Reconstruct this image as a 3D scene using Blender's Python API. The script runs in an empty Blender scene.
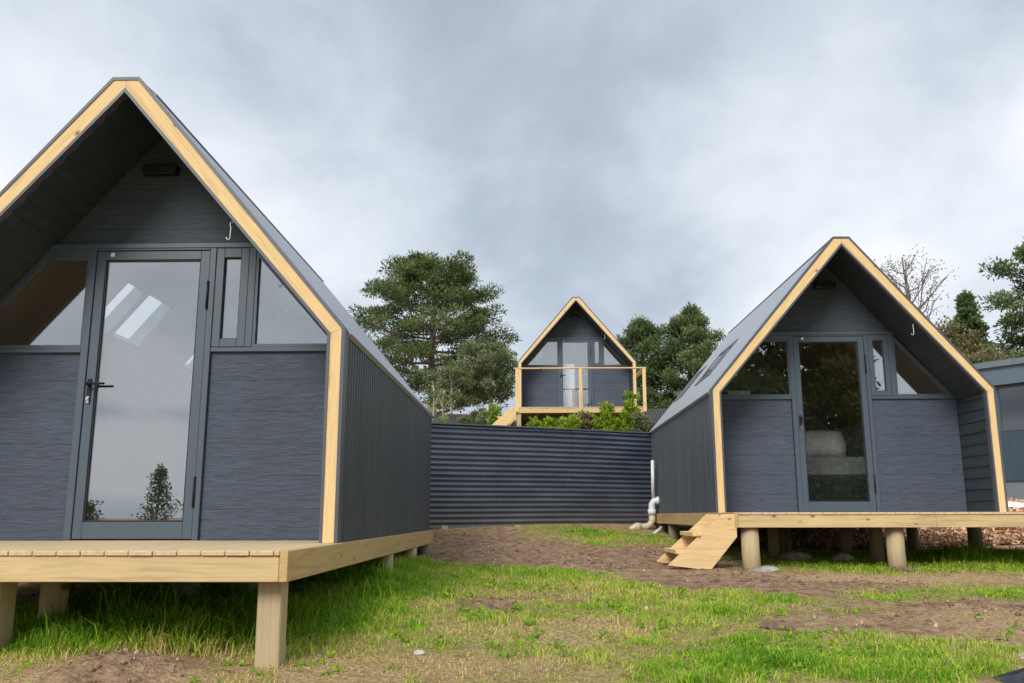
import bpy, math, random
import numpy as np
R=math.radians
random.seed(7); rng=np.random.default_rng(7)
scene=bpy.context.scene; COL=scene.collection
# ------------------------------------------------------------------ materials
def nt(name):
    m=bpy.data.materials.new(name); m.use_nodes=True; t=m.node_tree
    return m,t,t.nodes,t.links,t.nodes['Principled BSDF']
def mathn(t,op,a,b=None,clamp=False):
    n=t.nodes.new('ShaderNodeMath'); n.operation=op; n.use_clamp=clamp
    for i,v in enumerate((a,b)):
        if v is None: continue
        if isinstance(v,(int,float)): n.inputs[i].default_value=v
        else: t.links.new(v,n.inputs[i])
    return n.outputs[0]
def noise(t,scale=(1,1,1),s=5,detail=5,rough=.55,coord='Object',dist=0.):
    tc=t.nodes.new('ShaderNodeTexCoord'); mp=t.nodes.new('ShaderNodeMapping'); mp.inputs['Scale'].default_value=scale
    t.links.new(tc.outputs[coord],mp.inputs[0])
    n=t.nodes.new('ShaderNodeTexNoise'); n.inputs['Scale'].default_value=s; n.inputs['Detail'].default_value=detail
    n.inputs['Roughness'].default_value=rough; n.inputs['Distortion'].default_value=dist
    t.links.new(mp.outputs[0],n.inputs['Vector']); return n.outputs['Fac']
def ramp(t,fac,stops):
    r=t.nodes.new('ShaderNodeValToRGB'); e=r.color_ramp.elements
    while len(e)<len(stops): e.new(.5)
    for k,(p,c) in enumerate(stops): e[k].position=p; e[k].color=(*c,1)
    t.links.new(fac,r.inputs[0]); return r.outputs[0]
def mix(t,f,a,b,mode='MIX'):
    m=t.nodes.new('ShaderNodeMix'); m.data_type='RGBA'; m.blend_type=mode
    if isinstance(f,(int,float)): m.inputs[0].default_value=f
    else: t.links.new(f,m.inputs[0])
    for i,v in ((6,a),(7,b)):
        if isinstance(v,tuple): m.inputs[i].default_value=(*v[:3],1)
        else: t.links.new(v,m.inputs[i])
    return m.outputs[2]
def bump(t,b,h,strength=.3,dist=.01):
    n=t.nodes.new('ShaderNodeBump'); n.inputs['Strength'].default_value=strength; n.inputs['Distance'].default_value=dist
    t.links.new(h,n.inputs['Height']); t.links.new(n.outputs[0],b.inputs['Normal'])
def simple(name,c,rough=.5,metal=0.,spec=.5,var=.15,scale=(1,1,1),s=6,bstr=0.,bdist=.005):
    m,t,N,L,b=nt(name)
    f=noise(t,scale,s)
    d=tuple(x*(1-var) for x in c); u=tuple(min(1,x*(1+var)) for x in c)
    L.new(ramp(t,f,[(.3,d),(.7,u)]),b.inputs['Base Color'])
    b.inputs['Roughness'].default_value=rough; b.inputs['Metallic'].default_value=metal; b.inputs['Specular IOR Level'].default_value=spec
    if bstr: bump(t,b,f,bstr,bdist)
    return m
def wood(name,axis,base=(.56,.36,.155),dark=(.34,.19,.075),weather=0.,thin='y'):
    m,t,N,L,b=nt(name)
    sc=[14,14,14]; sc['xyz'.index(axis)]=.8
    g=noise(t,tuple(sc),1.5,5,.6,dist=1.2)
    sc2=[45,45,45]; sc2['xyz'.index(axis)]=2
    fine=noise(t,tuple(sc2),2,3)
    big=noise(t,(1,1,1),1.3,3)
    c=ramp(t,g,[(.35,dark),(.43,tuple(x*.86 for x in base)),(.5,base),(.58,tuple(x*1.1 for x in base)),(.66,tuple(x*.72 for x in base)),(.74,base)])
    c=mix(t,.45,c,ramp(t,fine,[(.3,tuple(x*.6 for x in base)),(.7,tuple(min(1,x*1.15) for x in base))]))
    c=mix(t,mathn(t,'MULTIPLY',big,.45),c,(base[0]*.8,base[1]*.86,base[2]*.95))
    # knots
    tc=N.new('ShaderNodeTexCoord'); mp=N.new('ShaderNodeMapping'); ks=[7.5,7.5,7.5]; ks['xyz'.index(axis)]=4.2; ks['xyz'.index(thin)]=.3; mp.inputs['Scale'].default_value=ks
    L.new(tc.outputs['Object'],mp.inputs[0]); v=N.new('ShaderNodeTexVoronoi'); v.inputs['Scale'].default_value=1.; L.new(mp.outputs[0],v.inputs['Vector'])
    k=ramp(t,v.outputs['Distance'],[(.06,(1,1,1)),(.13,(0,0,0))]); sv=N.new('ShaderNodeSeparateColor'); L.new(v.outputs['Color'],sv.inputs[0]); k=mix(t,mathn(t,'LESS_THAN',sv.outputs[0],.45),k,(0.,0.,0.))
    c=mix(t,mathn(t,'MULTIPLY',k,.85),c,(.15,.06,.025))
    if weather:
        w=noise(t,(1,1,1),2.5,5)
        c=mix(t,mathn(t,'MULTIPLY',w,weather),c,(.27,.22,.15))
    L.new(c,b.inputs['Base Color']); b.inputs['Roughness'].default_value=.7; b.inputs['Specular IOR Level'].default_value=.25
    bump(t,b,fine,.25,.002); return m
M={}
WARM=(.78,.55,.27)
for a in 'xyz': M['wood_'+a]=wood('pine_'+a,a,WARM,(.40,.22,.09))
M['deck']=wood('deck_pine','y',(.68,.50,.30),(.42,.27,.15),.15,'z')
M['fascia_x']=wood('fascia_x','x',(.68,.50,.25),(.36,.22,.10),.25)
M['fascia_y']=wood('fascia_y','y',(.60,.41,.17),(.32,.19,.07),.25,'x')
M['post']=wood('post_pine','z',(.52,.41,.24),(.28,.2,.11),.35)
M['postd']=wood('post_dark','z',(.24,.19,.125),(.13,.1,.065),.4)  # post timber again in a darker brown
M['frame']=simple('window_metal',(.062,.088,.118),.42,spec=.5,var=.05)
M['trim']=simple('trim_metal',(.075,.083,.1),.45,spec=.5,var=.08)
M['gasket']=simple('gasket',(.012,.013,.015),.5,var=.05)
M['black']=simple('black_metal',(.012,.012,.014),.55,spec=.25,var=.1)
M['hookwhite']=simple('white_wire',(.75,.75,.73),.4,var=.05)
M['steel']=simple('steel',(.55,.55,.56),.3,metal=1,var=.05)
M['ply']=simple('ceiling_ply',(.44,.27,.15),.6,var=.08,scale=(1,6,1),s=3)
M['inwall']=simple('inner_wall',(.72,.72,.70),.8,var=.05)
M['infloor']=simple('inner_floor',(.3,.22,.15),.5,var=.2,scale=(8,1,1))
def cement(name,c,axes,bs=.9,vert=False):   # fibre cement board with pressed wood grain and board joints
    m,t,N,L,b=nt(name)
    f=noise(t,axes,1.,7,.62,dist=.35)
    big=noise(t,(1,1,1),1.6,3)
    f2=noise(t,tuple(x*2.3 for x in axes),1.,4,.7)
    col=ramp(t,f,[(.34,tuple(x*.7 for x in c)),(.5,c),(.66,tuple(x*1.25 for x in c))])
    col=mix(t,.35,col,ramp(t,big,[(.3,tuple(x*.8 for x in c)),(.7,tuple(x*1.25 for x in c))]))
    tc=N.new('ShaderNodeTexCoord'); sp=N.new('ShaderNodeSeparateXYZ'); L.new(tc.outputs['Object'],sp.inputs[0])
    z=mathn(t,'FRACT',mathn(t,'MULTIPLY',mathn(t,'ADD',sp.outputs['Z'],.02),1/.225))
    j=mathn(t,'LESS_THAN',z,.03)
    col=mix(t,mathn(t,'MULTIPLY',j,.22),col,tuple(x*.35 for x in c))
    L.new(col,b.inputs['Base Color']); b.inputs['Roughness'].default_value=.62; b.inputs['Specular IOR Level'].default_value=.35
    h=mathn(t,'SUBTRACT',mathn(t,'ADD',f,mathn(t,'MULTIPLY',f2,.5)),mathn(t,'MULTIPLY',j,.3))
    bump(t,b,h,bs,.012); return m
M['panel']=cement('panel_charcoal',(.060,.077,.110),(7,7,46))
M['gable']=cement('gable_charcoal',(.052,.068,.088),(6,6,44),.8)
def cladding():
    m,t,N,L,b=nt('ribbed_cladding')
    f=noise(t,(.3,9,.35),1.5,4); f2=noise(t,(1,1,1),.8,3)
    c=ramp(t,f,[(.3,(.036,.045,.053)),(.7,(.066,.079,.09))])
    c=mix(t,mathn(t,'MULTIPLY',f2,.5),c,(.05,.06,.072))
    L.new(c,b.inputs['Base Color']); b.inputs['Roughness'].default_value=.42; b.inputs['Specular IOR Level'].default_value=.5
    return m
M['clad']=cladding()
M['roof']=simple('roof_sheet',(.33,.355,.40),.40,metal=.15,spec=.8,var=.05,scale=(.4,3,.4),s=2)
M['soffit']=simple('soffit_board',(.036,.046,.054),.6,spec=.3,var=.2,scale=(3,1,20),s=2,bstr=.2)
M['lining']=simple('side_lining',(.035,.05,.06),.55,spec=.35,var=.2,scale=(3,1,20),s=2,bstr=.2)
def glass(name,refl=.25,tint=(.95,.97,.97)):
    m,t,N,L,b=nt(name); N.remove(b); out=N['Material Output']
    tr=N.new('ShaderNodeBsdfTransparent'); tr.inputs[0].default_value=(*tint,1)
    g=N.new('ShaderNodeBsdfGlossy'); g.inputs['Roughness'].default_value=.0; g.inputs[0].default_value=(.93,.96,.98,1)
    lw=N.new('ShaderNodeLayerWeight'); lw.inputs[0].default_value=.5
    f=mathn(t,'ADD',mathn(t,'MULTIPLY',mathn(t,'POWER',lw.outputs['Facing'],4.5),1-refl),refl,True)
    mx=N.new('ShaderNodeMixShader'); L.new(f,mx.inputs[0]); L.new(tr.outputs[0],mx.inputs[1]); L.new(g.outputs[0],mx.inputs[2])
    w=noise(t,(1,1,1),1.1,1); bp=N.new('ShaderNodeBump'); bp.inputs['Strength'].default_value=.12; bp.inputs['Distance'].default_value=.01
    L.new(w,bp.inputs['Height']); L.new(bp.outputs[0],g.inputs['Normal'])
    L.new(mx.outputs[0],out.inputs[0]); return m
M['glass']=glass('coated_glass'); M['skyglass']=glass('skylight_glass',.12,(.99,.99,.99))
def corrugate():
    m,t,N,L,b=nt('corrugated_steel')
    f=noise(t,(1.2,1.2,3),1.2,5); s=noise(t,(3,3,3),6,5)
    c=ramp(t,f,[(.3,(.032,.044,.070)),(.7,(.068,.084,.122))])
    c=mix(t,mathn(t,'MULTIPLY',ramp(t,s,[(.52,(0,0,0)),(.75,(1,1,1))]),.3),c,(.12,.12,.12))
    tc=N.new('ShaderNodeTexCoord'); sp=N.new('ShaderNodeSeparateXYZ'); L.new(tc.outputs['Object'],sp.inputs[0])
    low=mathn(t,'MULTIPLY',mathn(t,'SUBTRACT',.30,sp.outputs['Z']),1.6,True)
    c=mix(t,mathn(t,'MULTIPLY',low,mathn(t,'MULTIPLY',s,1.1),True),c,(.13,.11,.095))
    L.new(c,b.inputs['Base Color']); L.new(mathn(t,'ADD',mathn(t,'MULTIPLY',f,.3),.22),b.inputs['Roughness']); b.inputs['Specular IOR Level'].default_value=.7; return m
M['corr']=corrugate()
def attrmat(name,stops,attr='tone',rough=.6,trans=.35,spec=.2,transcol=None):
    m,t,N,L,b=nt(name)
    a=N.new('ShaderNodeAttribute'); a.attribute_name=attr
    c=ramp(t,a.outputs['Fac'],stops)
    L.new(c,b.inputs['Base Color']); b.inputs['Roughness'].default_value=rough; b.inputs['Specular IOR Level'].default_value=spec
    if trans:
        tl=N.new('ShaderNodeBsdfTranslucent'); L.new(c,tl.inputs[0]); mx=N.new('ShaderNodeMixShader'); mx.inputs[0].default_value=trans
        L.new(b.outputs[0],mx.inputs[1]); L.new(tl.outputs[0],mx.inputs[2]); L.new(mx.outputs[0],N['Material Output'].inputs[0])
    return m
M['grass']=attrmat('grass_blade',[(0,(.065,.19,.012)),(.3,(.16,.38,.02)),(.6,(.38,.57,.035)),(.82,(.60,.62,.13)),(1,(.72,.56,.27))],trans=.4)
M['straw']=attrmat('dry_straw',[(0,(.22,.15,.08)),(.5,(.42,.3,.17)),(1,(.6,.47,.28))],trans=.2)
M['chips']=attrmat('wood_chip',[(0,(.25,.13,.07)),(.45,(.66,.40,.22)),(1,(.92,.70,.48))],trans=0)
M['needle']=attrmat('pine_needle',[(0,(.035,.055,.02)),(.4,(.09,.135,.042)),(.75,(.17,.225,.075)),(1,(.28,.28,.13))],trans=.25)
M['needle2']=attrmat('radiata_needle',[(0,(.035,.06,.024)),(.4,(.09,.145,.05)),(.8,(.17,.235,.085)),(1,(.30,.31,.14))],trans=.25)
M['leafdull']=attrmat('dull_leaf',[(0,(.07,.09,.035)),(.5,(.16,.2,.09)),(1,(.3,.33,.17))],trans=.35)
M['leafbrown']=attrmat('brown_leaf',[(0,(.07,.06,.025)),(.5,(.19,.165,.07)),(1,(.33,.28,.14))],trans=.3)
M['leafgreen']=attrmat('fresh_leaf',[(0,(.07,.14,.02)),(.5,(.21,.33,.05)),(1,(.48,.55,.18))],trans=.35)
M['leafyellow']=attrmat('yellow_leaf',[(0,(.1,.17,.015)),(.5,(.28,.4,.03)),(1,(.5,.58,.1))],trans=.4)
M['bark']=simple('bark',(.12,.09,.065),.9,var=.4,scale=(4,4,1),s=5,bstr=.5)
M['barkpale']=simple('pale_bark',(.42,.38,.31),.8,var=.3,scale=(3,3,1),s=5)
M['barkgrey']=simple('grey_bark',(.16,.13,.12),.85,var=.3,scale=(3,3,1),s=5)
M['pvc']=simple('pvc_white',(.62,.64,.66),.35,var=.06)
M['pvcc']=simple('pvc_cream',(.50,.45,.34),.45,var=.18)
M['bluewall']=simple('blue_cladding',(.038,.062,.09),.5,var=.15,scale=(8,8,.5),s=3)
M['blueroof']=simple('blue_roof',(.10,.14,.185),.45,var=.1)
M['skirt']=simple('skirt',(.15,.175,.2),.6,var=.1)
M['darkroof']=simple('far_roof',(.05,.043,.045),.7,var=.3,s=3)
M['stone']=simple('stone',(.42,.39,.34),.9,var=.3,s=12,bstr=.5,bdist=.02)
M['conc']=simple('rubble',(.3,.29,.27),.9,var=.35,s=9,bstr=.5,bdist=.02)
M['crumb']=attrmat('soil_crumb',[(0,(.12,.072,.045)),(.6,(.29,.185,.12)),(.9,(.46,.33,.22)),(1,(.62,.54,.44))],trans=0)
M['clod']=simple('soil_clod',(.17,.115,.09),.95,spec=.1,var=.4,s=25,bstr=.5)
M['linen']=simple('linen',(.88,.88,.88),.8,var=.05)
M['blanket']=simple('grey_blanket',(.36,.37,.37),.9,var=.1)
M['bedbase']=simple('bed_base',(.05,.055,.06),.7,var=.1)
M['sheetblack']=simple('black_plastic',(.012,.014,.018),.22,spec=.6,var=.2,s=4,bstr=.3,bdist=.02)
M['whitepl']=simple('white_plastic',(.75,.75,.78),.4,var=.1,s=8)
M['bluepl']=simple('blue_plastic',(.08,.12,.4),.4,var=.1)
# ------------------------------------------------------------------ mesh helpers
class MB:
    def __init__(s): s.v=[]; s.f=[]; s.sm=[]
    def add(s,vs,fs,smooth=False):
        o=len(s.v); s.v+= [tuple(map(float,v)) for v in vs]; s.f+=[tuple(i+o for i in f) for f in fs]; s.sm+=[smooth]*len(fs); return s
    def box(s,a,b):
        x0,y0,z0=a; x1,y1,z1=b
        return s.add([(x0,y0,z0),(x1,y0,z0),(x1,y1,z0),(x0,y1,z0),(x0,y0,z1),(x1,y0,z1),(x1,y1,z1),(x0,y1,z1)],
          [(0,3,2,1),(4,5,6,7),(0,1,5,4),(1,2,6,5),(2,3,7,6),(3,0,4,7)])
    def bbox(s,a,b,c=.003):   # box with chamfered vertical and long edges
        x0,y0,z0=a; x1,y1,z1=b; c=min(c,(x1-x0)*.3,(y1-y0)*.3,(z1-z0)*.3)
        vs=[];idx={}
        for i,X in enumerate((x0,x1)):
            for j,Y in enumerate((y0,y1)):
                for k,Z in enumerate((z0,z1)):
                    sx,sy,sz=(1-2*i),(1-2*j),(1-2*k)
                    for n,p in enumerate(((X,Y+sy*c,Z+sz*c),(X+sx*c,Y,Z+sz*c),(X+sx*c,Y+sy*c,Z))):
                        idx[i,j,k,n]=len(vs); vs.append(p)
        g=lambda *q: idx[q]
        fs=[]
        for i in (0,1): fs.append([g(i,0,0,0),g(i,1,0,0),g(i,1,1,0),g(i,0,1,0)])
        for j in (0,1): fs.append([g(0,j,0,1),g(1,j,0,1),g(1,j,1,1),g(0,j,1,1)])
        for k in (0,1): fs.append([g(0,0,k,2),g(1,0,k,2),g(1,1,k,2),g(0,1,k,2)])
        for j in (0,1):
            for k in (0,1): fs.append([g(0,j,k,1),g(1,j,k,1),g(1,j,k,2),g(0,j,k,2)])
        for i in (0,1):
            for k in (0,1): fs.append([g(i,0,k,0),g(i,1,k,0),g(i,1,k,2),g(i,0,k,2)])
        for i in (0,1):
            for j in (0,1): fs.append([g(i,j,0,0),g(i,j,1,0),g(i,j,1,1),g(i,j,0,1)])
        for i in (0,1):
            for j in (0,1):
                for k in (0,1): fs.append([g(i,j,k,0),g(i,j,k,1),g(i,j,k,2)])
        return s.add(vs,fs)
    def prism(s,poly,axis,a,b,smooth=False):   # poly: 2D points; axis: extrude axis; other two in xyz order
        n=len(poly); mk={'y':lambda p,d:(p[0],d,p[1]),'x':lambda p,d:(d,p[0],p[1]),'z':lambda p,d:(p[0],p[1],d)}[axis]
        vs=[mk(p,a) for p in poly]+[mk(p,b) for p in poly]
        return s.add(vs,[tuple(range(n))[::-1],tuple(range(n,2*n))]+[(i,(i+1)%n,(i+1)%n+n,i+n) for i in range(n)],smooth)
    def tube(s,pts,rad,n=8,caps=True):
        pts=[np.array(p,float) for p in pts]; m=len(pts)
        if isinstance(rad,(int,float)): rad=[rad]*m
        vs=[];fs=[];ref=None
        for i,p in enumerate(pts):
            d=(pts[min(i+1,m-1)]-pts[max(i-1,0)]); d/=np.linalg.norm(d)+1e-9
            if ref is None: ref=np.array([1.,0,0]) if abs(d[0])<.8 else np.array([0,1.,0])
            u=ref-d*d.dot(ref); u/=np.linalg.norm(u)+1e-9; w=np.cross(d,u); ref=u
            for k in range(n):
                a=2*math.pi*k/n; vs.append(p+rad[i]*(math.cos(a)*u+math.sin(a)*w))
        for i in range(m-1):
            for k in range(n): fs.append((i*n+k,i*n+(k+1)%n,(i+1)*n+(k+1)%n,(i+1)*n+k))
        s.add(vs,fs,True)
        if caps:
            o=len(s.v)-len(vs); s.f+=[tuple(o+k for k in range(n))[::-1],tuple(o+(m-1)*n+k for k in range(n))]; s.sm+=[False]*2
        return s
    def build(s,name,mat,parent=None,loc=None):
        me=bpy.data.meshes.new(name); me.from_pydata(s.v,[],s.f); me.materials.append(mat)
        me.polygons.foreach_set('use_smooth',s.sm); me.update()
        o=bpy.data.objects.new(name,me); COL.objects.link(o)
        if parent: o.parent=parent
        if loc: o.location=loc
        return o
def fixn(o):
    import bmesh
    bm=bmesh.new(); bm.from_mesh(o.data); bmesh.ops.recalc_face_normals(bm,faces=bm.faces); bm.to_mesh(o.data); bm.free(); return o
def tag(o,label,cat,group=None,kind=None):
    if label: o['label']=label
    if cat: o['category']=cat
    if group: o['group']=group
    if kind: o['kind']=kind
    return o
def empty(name,loc,rz,label,cat,group=None):
    o=bpy.data.objects.new(name,None); COL.objects.link(o); o.location=loc; o.rotation_euler=(0,0,rz); o.empty_display_size=.1
    return tag(o,label,cat,group)
def copy_tree(o,parent=None):
    c=o.copy(); COL.objects.link(c); c.parent=parent
    for ch in list(o.children): copy_tree(ch,c)
    return c
def bulk(name,verts,faces,mat,tone=None,parent=None,smooth=False):   # numpy mesh, faces (n,k)
    verts=np.asarray(verts,np.float32); me=bpy.data.meshes.new(name); nf,k=faces.shape
    me.vertices.add(len(verts)); me.vertices.foreach_set('co',verts.ravel())
    me.loops.add(nf*k); me.loops.foreach_set('vertex_index',faces.ravel().astype(np.int32))
    me.polygons.add(nf); me.polygons.foreach_set('loop_start',(np.arange(nf)*k).astype(np.int32))
    if smooth: me.polygons.foreach_set('use_smooth',np.ones(nf,bool))
    me.update(calc_edges=True)
    if tone is not None:
        for an,arr in (tone.items() if isinstance(tone,dict) else [('tone',tone)]):
            at=me.attributes.new(an,'FLOAT','FACE' if len(arr)==nf else 'POINT'); at.data.foreach_set('value',np.asarray(arr,np.float32))
    me.materials.append(mat); o=bpy.data.objects.new(name,me); COL.objects.link(o)
    if parent: o.parent=parent
    return o
_T=np.random.default_rng(3).random((64,64,64))
def vn(x,y,z=0.):
    x,y,z=np.broadcast_arrays(np.asarray(x,float),y,z)
    xi,yi,zi=np.floor(x).astype(int),np.floor(y).astype(int),np.floor(z).astype(int)
    fx,fy,fz=x-xi,y-yi,z-zi; fx=fx*fx*(3-2*fx);fy=fy*fy*(3-2*fy);fz=fz*fz*(3-2*fz)
    g=lambda a,b,c:_T[(xi+a)%64,(yi+b)%64,(zi+c)%64]
    r=0
    for a in (0,1):
        for b in (0,1):
            for c in (0,1): r=r+g(a,b,c)*(fx if a else 1-fx)*(fy if b else 1-fy)*(fz if c else 1-fz)
    return r
def fbm(x,y,z=0.,o=4):
    r=0;a=.5;s=0
    for i in range(o): r=r+a*vn(x*2**i+i*7.3,y*2**i+i*3.1,z*2**i); s+=a; a*=.5
    return r/s
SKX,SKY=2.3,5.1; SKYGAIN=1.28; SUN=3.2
CLOUD=[(.31,(.31,.36,.425)),(.42,(.41,.47,.545)),(.53,(.59,.645,.71)),(.66,(.79,.815,.86))]
BLOBS=[((-.02,.9,.46),.28,-.09),((-.66,.85,.40),.34,.16),((.5,.9,.18),.22,.08),((0.55,.85,.5),.26,.09),((-.15,.9,.12),.15,.05),((-.42,-.9,.15),.05,.2)]
CP=np.array([(-2.4,4.4,-.65),(-1.1,4.4,-.71),(-2.4,4.9,-.62),(-1.1,7.8,-.47),(-1.1,9.4,-.44),(0,6.3,-.58),(2.3,8.8,-.51),(3.7,8.8,-.51),(5.4,10.5,-.42),
(-1.2,12.6,-.22),(2.3,14.3,-.17),(0.5,13.2,-.19),(.3,10.5,-.42),(3,5,-.68),(0,3,-.78),(4,3,-.78),(6,6,-.62),(9,10,-.42),(6,12,-.33),(8.5,13,-.2),(7,15.5,0.0),(11,20,.34),(10,17,.2),
(3,17,.3),(0,16,.4),(-2,15,.3),(1.5,20,1.3),(-3,20,1.3),(1.5,24,2.2),(-4,24,2.1),(6,24,1.6),(4,32,3.3),(-4,32,3.4),(14,26,1.0),(-12,30,3.0),(18,36,2.0),(2,50,4.0),(-12,50,4.0),(18,50,2.8),
(-5,9,-.5),(-8,5,-.7),(-9,14,-.2),(-5,12,-.25),(0,-2,-.95),(-12,-6,-1.2),(8,-6,-1.1),(-14,-20,-1.6),(8,-16,-1.5),(20,-5,-1.2),(20,10,-.4),(24,25,.6),(-20,15,0),(-22,-22,-1.9),(22,-22,-1.9),(-25,45,3),(30,45,2)],float)
def _u(r2): return np.where(r2>0,r2*np.log(np.maximum(r2,1e-12)),0)
_n=len(CP);_K=_u(((CP[:,None,:2]-CP[None,:,:2])**2).sum(-1))+np.eye(_n)*.3;_Q=np.c_[np.ones(_n),CP[:,:2]]
_A=np.block([[_K,_Q],[_Q.T,np.zeros((3,3))]]);_W=np.linalg.solve(_A,np.r_[CP[:,2],0,0,0])
def terr0(x,y):
    x=np.asarray(x,float);y=np.asarray(y,float);xc=np.clip(x,-45,45);yc=np.clip(y,-40,62)
    z=_W[_n]+_W[_n+1]*xc+_W[_n+2]*yc
    for i in range(_n): z=z+_W[i]*_u((xc-CP[i,0])**2+(yc-CP[i,1])**2)
    d=np.hypot(np.maximum(np.abs(x)-30,0),np.maximum(np.maximum(-25-y,y-50),0)); t=np.clip(d/50,0,1);t=t*t*(3-2*t)
    return z*(1-t)-3*t
# ------------------------------------------------------------------ ground cover map, in metres on the ground
PATCH=[('G',-1.24,7.43,0.75,2.50,1.00),('G',-0.10,7.66,1.01,1.02,1.00),('G',-0.66,7.30,1.01,1.09,1.00),('G',0.45,7.03,0.79,0.68,0.90),('G',1.36,6.59,0.81,0.49,0.75),('G',0.70,5.91,1.11,0.44,0.60),('G',-0.51,5.11,0.33,0.40,0.50),('G',1.24,12.66,1.13,1.06,0.80),('G',3.97,9.77,1.90,1.34,0.90),('G',5.11,9.67,0.59,1.53,1.00),('G',3.28,7.15,0.86,0.55,0.70),('G',1.54,4.47,0.82,0.37,0.8),('G',0.88,4.32,0.32,0.28,0.80),('G',2.36,4.87,0.47,0.20,0.50),('G',1.67,5.00,0.60,0.27,0.60),('G',-2.33,5.6,0.97,1.35,1.00),('G',-1.08,4.75,0.45,0.2,0.60),('G',0.04,4.63,0.75,0.26,0.35),
('G',.35,5.3,1.5,1.2,.40),('G',1.9,6.3,.8,.4,.4),('G',-9,8,5,12,.8),('G',3,0,8,3,.7),('G',12,6,5,8,.6),('G',1,22,16,7,.6),('G',0,-14,22,10,.8),('G',-4,-2,5,4,.6),
('D',0.09,10.67,1.36,2.18,1.00),('D',1.41,9.96,1.11,1.76,1.00),('D',2.23,7.57,1.30,0.75,1.0),('D',3.2,6.3,1.2,.45,.8),('T',-1.3,4.3,.7,.3,.9),('D',0.34,6.54,0.44,0.28,0.70),('D',-0.14,6.21,0.19,0.20,1.00),('D',2.38,5.63,0.98,0.48,0.60),('D',-1.78,4.16,0.3,0.26,1.00),('D',1.10,11.28,1.83,1.32,0.60),('D',2.08,10.00,0.67,1.30,0.80),('D',-3,9,1.5,3.5,.8),('D',5,12,2,2,.5),
('T',0.22,5.36,0.64,0.45,0.80),('T',3.45,8.08,1.04,0.32,1.00),('T',3.01,5.65,0.43,0.52,0.60),('T',-0.44,4.46,0.77,0.28,0.70),('T',-2.25,4.12,0.3,0.22,1.00),('T',-0.95,4.82,0.31,0.15,0.50),
('C',6.2,12.9,2.6,2.0,1),('C',8.5,15.5,3.2,3.2,1),('C',4.2,13.2,1.6,1.1,.9)]
def cover(x,y):
    wx=x+.35*(fbm(x*1.7,y*1.7,1.5)-.5)+.12*(fbm(x*7,y*7,2.5)-.5); wy=y+.7*(fbm(x*1.7,y*1.7,5.5)-.5)+.2*(fbm(x*7,y*7,6.5)-.5)
    o={}
    for k in 'GDTC':
        m=np.zeros_like(x,dtype=float)
        for t,cx,cy,rx,ry,v in PATCH:
            if t!=k: continue
            d=np.sqrt(((wx-cx)/rx)**2+((wy-cy)/ry)**2); m=np.maximum(m,v*np.clip((1.28-d)/.5,0,1))
        o[k]=m
    g=o['G']*(1-.75*np.clip(o['D']*1.2-.35,0,1)*(o['G']<.95))*(1-.5*o['T'])
    g=np.clip(g+.55*(fbm(x*2.6,y*2.6,9.5)-.42)+.30*(vn(x*9,y*9,21.)-.4)+.16*(y<7)+.06,0,1)*(1-o['C'])
    g=g*(1-.9*np.clip(o['D']-o['G']*.9,0,1))
    return g,np.clip(o['D'],0,1),o['C'],o['T']
def relief(x,y):
    near=np.clip(1-(np.hypot(x-1,y-8)-9)/6,0,1)
    g,d,c,tt=cover(x,y)
    r=.03*(fbm(x*1.5,y*1.5,3.3)-.5)+(.07*(fbm(x*5,y*5,4.4,4)-.5)*(.3+.7*np.clip(d,0,1))+.014*(vn(x*24,y*24,8.)-.5)*d)
    heap=.07*np.exp(-(((x+1.75)/.3)**2+((y-4.2)/.2)**2))
    return near*r+heap
def terr(x,y): return terr0(x,y)+relief(np.asarray(x,float),np.asarray(y,float))
def gz(x,y): return float(terr(np.array([x]),np.array([y]))[0])
def lines(a,b,step,lo,hi):
    c=list(np.arange(a,b+1e-6,step)); s=step; p=a; L=[]
    while p>lo: s*=1.16; p-=s; L.append(p)
    s=step; p=b; H=[]
    while p<hi: s*=1.16; p+=s; H.append(p)
    return np.array(L[::-1]+c+H)
gx=lines(-4.2,7.2,.04,-700,700); gy=lines(3.2,15.5,.045,-700,1200)
X,Y=np.meshgrid(gx,gy); x=X.ravel(); y=Y.ravel(); z=terr(x,y)
nx,ny=len(gx),len(gy); i=np.arange(ny-1)[:,None]*nx+np.arange(nx-1)[None,:]; i=i.ravel()
F=np.stack([i,i+1,i+nx+1,i+nx],1)
G,D,C_,T_=cover(x,y); T_=T_*(1-np.exp(-(((x+1.75)/.4)**2+((y-4.2)/.28)**2)))
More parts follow.
